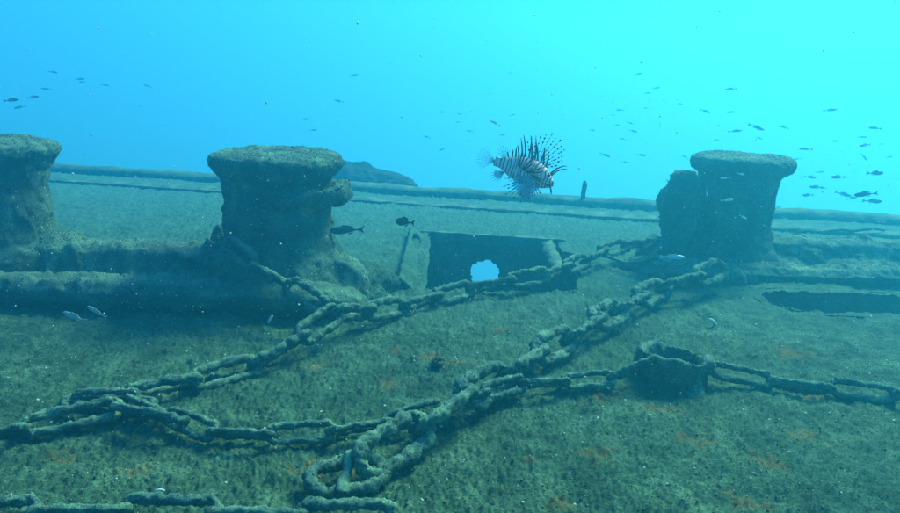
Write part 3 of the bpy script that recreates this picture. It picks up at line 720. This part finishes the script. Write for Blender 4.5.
# ------------------------------------------------------------------ lionfish
def stripe_mat():
    m_, t, b = mat('lionfish_stripes'); l = t.links.new
    tcn = N(t, 'ShaderNodeTexCoord'); wv = N(t, 'ShaderNodeTexWave'); wv.wave_type = 'BANDS'; wv.bands_direction = 'X'
    wv.inputs['Scale'].default_value = 12; wv.inputs['Distortion'].default_value = 3.0; wv.inputs['Detail'].default_value = 2; wv.inputs['Detail Scale'].default_value = 2.0
    l(tcn.outputs['Object'], wv.inputs['Vector'])
    r = ramp(t, [(0.30, (1.0, 0.60, 0.52)), (0.42, (0.34, 0.04, 0.035)), (0.76, (0.18, 0.025, 0.025)), (0.90, (0.95, 0.55, 0.48))], wv.outputs['Fac'])
    l(r.outputs[0], b.inputs['Base Color']); b.inputs['Roughness'].default_value = .6
    return m_
M_STR = stripe_mat()
M_SPINE = plain('lionfish_spine', (0.10, 0.025, 0.025), .6); M_RAY = plain('lionfish_ray', (0.36, 0.30, 0.30), .6); M_SPOT = plain('lionfish_spot', (0.03, 0.02, 0.03), .6)
def membrane(name, c, alpha):
    m_, t, b = mat(name); b.inputs['Base Color'].default_value = (*c, 1); b.inputs['Alpha'].default_value = alpha; return m_
M_MEM = membrane('fin_membrane_clear', (0.4, 0.45, 0.5), .06); M_MEM2 = membrane('fin_membrane_pectoral', (0.42, 0.45, 0.5), .72)
lc = atd(524, 172, 2.75)
lf = thing('lionfish', 'striped lionfish with spread spotted fins hovering above the hatchway', 'lionfish', (0, 0, 0))
Lf = .25
n, sg = 40, 28
t = np.linspace(0, 1, n)
up_h = np.interp(t, [0, .05, .15, .3, .5, .7, .88, 1], [.008, .020, .042, .058, .060, .046, .024, .020])
lo_h = np.interp(t, [0, .05, .15, .3, .5, .7, .88, 1], [.008, .020, .034, .046, .050, .038, .018, .017])
wd = np.interp(t, [0, .05, .15, .3, .5, .7, .88, 1], [.008, .02, .03, .034, .032, .022, .010, .006])
x = Lf / 2 - t * Lf; zc = np.interp(t, [0, .2, .5, 1], [-.012, -.004, 0, .006])
a_ = np.linspace(0, 2 * np.pi, sg, endpoint=False)
C = np.stack([np.stack([np.full(sg, x[i]), wd[i] * np.cos(a_), zc[i] + np.where(np.sin(a_) > 0, up_h[i], lo_h[i]) * np.sin(a_)], -1) for i in range(n)]).reshape(-1, 3)
fc = [tuple(map(int, q)) for q in grid_faces(n, sg, True)] + [tuple(range(sg)), tuple(range((n - 1) * sg, n * sg))]
body = link('body', raw_mesh('body', C, fc), M_STR, lf)
for s in (-1, 1):
    C, fc = lathe([(.001, -.005), (.0055, -.002), (.0065, 0), (.0055, .003), (.001, .005)], 12); link('eye', raw_mesh('eye', C[:, [0, 2, 1]] + (Lf * .40, s * .026, .012), fc), M_EYE, body)
C, fc = tube([(Lf * .49, 0, -.016), (Lf * .46, .014, -.022), (Lf * .42, .022, -.026)], .004, 6); C2, fc2 = tube([(Lf * .49, 0, -.016), (Lf * .46, -.014, -.022), (Lf * .42, -.022, -.026)], .004, 6)
co, fs = merge([(C, fc), (C2, fc2)]); link('mouth', raw_mesh('mouth', co, fs), M_SPINE, body)
for s in (-1, 1):   # brow tentacles and cheek flaps
    C, fc = tube([(Lf * .41, s * .02, .02), (Lf * .47, s * .024, .045), (Lf * .56, s * .03, .062), (Lf * .62, s * .032, .066)], [.004, .003, .0022, .001], 6); link('tentacle', raw_mesh('tentacle', C, fc), M_SPINE, body)
    C, fc = tube([(Lf * .46, s * .014, -.02), (Lf * .50, s * .02, -.04), (Lf * .51, s * .02, -.05)], [.003, .003, .001], 6); link('tentacle', raw_mesh('tentacle', C, fc), M_SPINE, body)
# dorsal spines, each with a flag of skin
for k in range(13):
    q = k / 12; x0 = Lf * (.30 - .60 * q); z0 = float(np.interp(x0, x[::-1], (zc + up_h)[::-1])) - .008
    hgt = .034 + .048 * math.sin(math.pi * min(1, .2 + .85 * q)) ; ln = -.15 - .3 * q + random.uniform(-.18, .22); hgt *= random.uniform(.75, 1.2)
    pts = [(x0 + ln * hgt * s_ ** 1.4, .004 * math.sin(k * 2.3) * s_, z0 + hgt * 1.05 * s_) for s_ in np.linspace(0, 1, 7)]
    C, fc = tube(pts, [.0042, .0042, .0038, .0034, .003, .0022, .001], 7)
    link('dorsal_spine', raw_mesh('dorsal_spine', C, fc), M_SPINE, lf)
def fan(name, origin, angs, lens, plane, curl, mem, spots, th=.0018, spot_r=.0034, web=.75, par=None):
    """fin of rays fanned in a plane given by two axes, membrane between, dark spots strung along rays"""
    ax, bx, nx = plane; parts, mats = [], []
    rays = []
    for a1, l1 in zip(angs, lens):
        pts = []
        for s_ in np.linspace(0, 1, 8):
            p_ = np.array(origin) + (np.array(ax) * math.cos(a1) + np.array(bx) * math.sin(a1)) * l1 * s_ + np.array(nx) * curl * l1 * s_ * s_
            pts.append(p_)
        rays.append(np.array(pts)); c_, f_ = tube(pts, np.linspace(th, th * .35, 8), 5); parts.append((c_, f_)); mats += [0] * len(f_)
    for r0, r1 in zip(rays[:-1], rays[1:]):
        k = max(2, int(8 * web)); V = np.vstack([r0[:k], r1[:k]]); F_ = [(i, i + 1, k + i + 1, k + i) for i in range(k - 1)]; parts.append((V, F_)); mats += [1] * len(F_)
    for r0 in rays:
        for s_ in spots:
            s2 = min(.99, s_ + random.uniform(-.05, .05)); p_ = np.array([np.interp(s2, np.linspace(0, 1, 8), r0[:, k]) for k in range(3)])
            q_ = spot_r * random.uniform(.6, 1.25); V = OCT * q_ * np.array([1, .5, 1]) + p_; parts.append((V, OCTF)); mats += [2] * 8
    co, fs = merge(parts); me = raw_mesh(name, co, fs)
    for m_ in (M_RAY, mem, M_SPOT): me.materials.append(m_)
    me.polygons.foreach_set('material_index', np.array(mats, dtype=np.int32)); me.update()
    return link(name, me, None, par or lf)
XZ = ((1, 0, 0), (0, 0, 1), (0, 1, 0))
fan('tail_fin', (-Lf * .49, 0, .006), np.radians(np.linspace(140, 222, 11)), [.062, .07, .075, .078, .08, .08, .08, .078, .074, .07, .06], XZ, .05, M_MEM, (.3, .5, .68, .84, .97), .0009, .0017)
fan('soft_dorsal_fin', (-Lf * .36, 0, .025), np.radians(np.linspace(78, 150, 7)), [.045, .05, .055, .058, .055, .05, .04], XZ, .05, M_MEM, (.4, .6, .8, .95), .0010, .0018)
fan('anal_fin', (-Lf * .30, 0, -.022), np.radians(np.linspace(190, 262, 7)), [.05, .058, .06, .06, .056, .05, .042], XZ, .04, M_MEM2, (.3, .55, .8), .0014, .0022)
# far pectoral fin raised like a spotted fan, near one spread below
fan('pectoral_fin', (Lf * .10, .03, .02), np.radians(np.linspace(30, 118, 13)), [.10, .125, .13, .15, .15, .165, .16, .17, .155, .16, .145, .14, .12], XZ, .10, M_MEM, (.42, .52, .62, .72, .82, .92, .99), .0014, .0040, .45)
fan('pectoral_fin', (Lf * .14, -.03, -.012), np.radians(np.linspace(198, 325, 17)), [.07, .10, .085, .115, .10, .12, .105, .12, .10, .115, .10, .11, .09, .10, .08, .085, .06], XZ, -.35, M_MEM2, (.38, .52, .66, .8, .93), .0026, .0036, .75)
for k in range(13):      # banded upper rays of the near pectoral fin, lying across the flank
    a1 = R(-25 + 10 * k); l1 = .07 + .012 * math.sin(k * 1.7)
    o0 = np.array([Lf * .17 - .006 * k, -.036, -.012 + .002 * k]); dv = np.array([math.cos(a1), -.25, math.sin(a1)])
    C, fc = tube([o0 + dv * l1 * s_ + np.array([-.012 * s_ * s_, 0, 0]) for s_ in np.linspace(0, 1, 6)], [.0034, .0036, .0034, .003, .0022, .001], 6)
    link('pectoral_ray', raw_mesh('pectoral_ray', C, fc), M_SPINE if k % 3 else M_RAY, lf)
for s in (-1, 1):
    fan('pelvic_fin', (Lf * .16, s * .012, -.036), np.radians(np.linspace(225, 285, 6)), [.05, .065, .07, .07, .06, .05], XZ, s * .2, M_MEM2, (.4, .65, .9), .0018, .003, .9)
pit = R(19)
X = (RT * math.cos(pit) - UP * math.sin(pit)); X = (X * math.cos(.2) + (-F0) * math.sin(.2)).normalized()
Zv = (UP * math.cos(pit) + RT * math.sin(pit)); Yv = Zv.cross(X).normalized(); Zv = X.cross(Yv)
lf.location = lc; lf.rotation_euler = Matrix((X, Yv, Zv)).transposed().to_euler()

# ------------------------------------------------------------------ drifting particles
n = 2800
dd = RNG.uniform(1.3, 5.5, n); uu = RNG.uniform(-60, 960, n); vv = RNG.uniform(-40, 500, n)
Pp = np.array([atd(a1, b1, c1) for a1, b1, c1 in zip(uu, vv, dd)])
Pp = Pp[(Pp[:, 2] > .06) & (Pp[:, 2] < 1.5)]
V, Fc = crumbs(Pp, RNG.uniform(.0012, .0038, len(Pp)) * RNG.uniform(.4, 1, len(Pp)), 1.0)
o = build('marine_snow', V, Fc, M_SHELL, smooth=False); o['kind'] = 'stuff'; tag(o, 'fine pale particles drifting in the water', 'particles')

# ------------------------------------------------------------------ the water itself
hx, hy0_, hy1_, hz0, hz1 = 12, -3, 11, -2.4, 2.3
co = [(sx * hx, y, z) for z in (hz0, hz1) for y in (hy0_, hy1_) for sx in (-1, 1)]
fs = [(0, 2, 3, 1), (4, 5, 7, 6), (0, 1, 5, 4), (2, 6, 7, 3), (0, 4, 6, 2), (1, 3, 7, 5)]
mh = bpy.data.materials.new('sea_water'); mh.use_nodes = True; t = mh.node_tree; t.nodes.clear()
pv = N(t, 'ShaderNodeVolumePrincipled'); ou = N(t, 'ShaderNodeOutputMaterial'); t.links.new(pv.outputs[0], ou.inputs['Volume'])
pv.inputs['Color'].default_value = HAZE_COLOR; pv.inputs['Density'].default_value = HAZE_DENSITY; pv.inputs['Anisotropy'].default_value = 0.68
hz = link('haze', raw_mesh('haze', co, fs, False), mh); hz['kind'] = 'stuff'; tag(hz, 'blue sea water filling the whole scene', 'water')
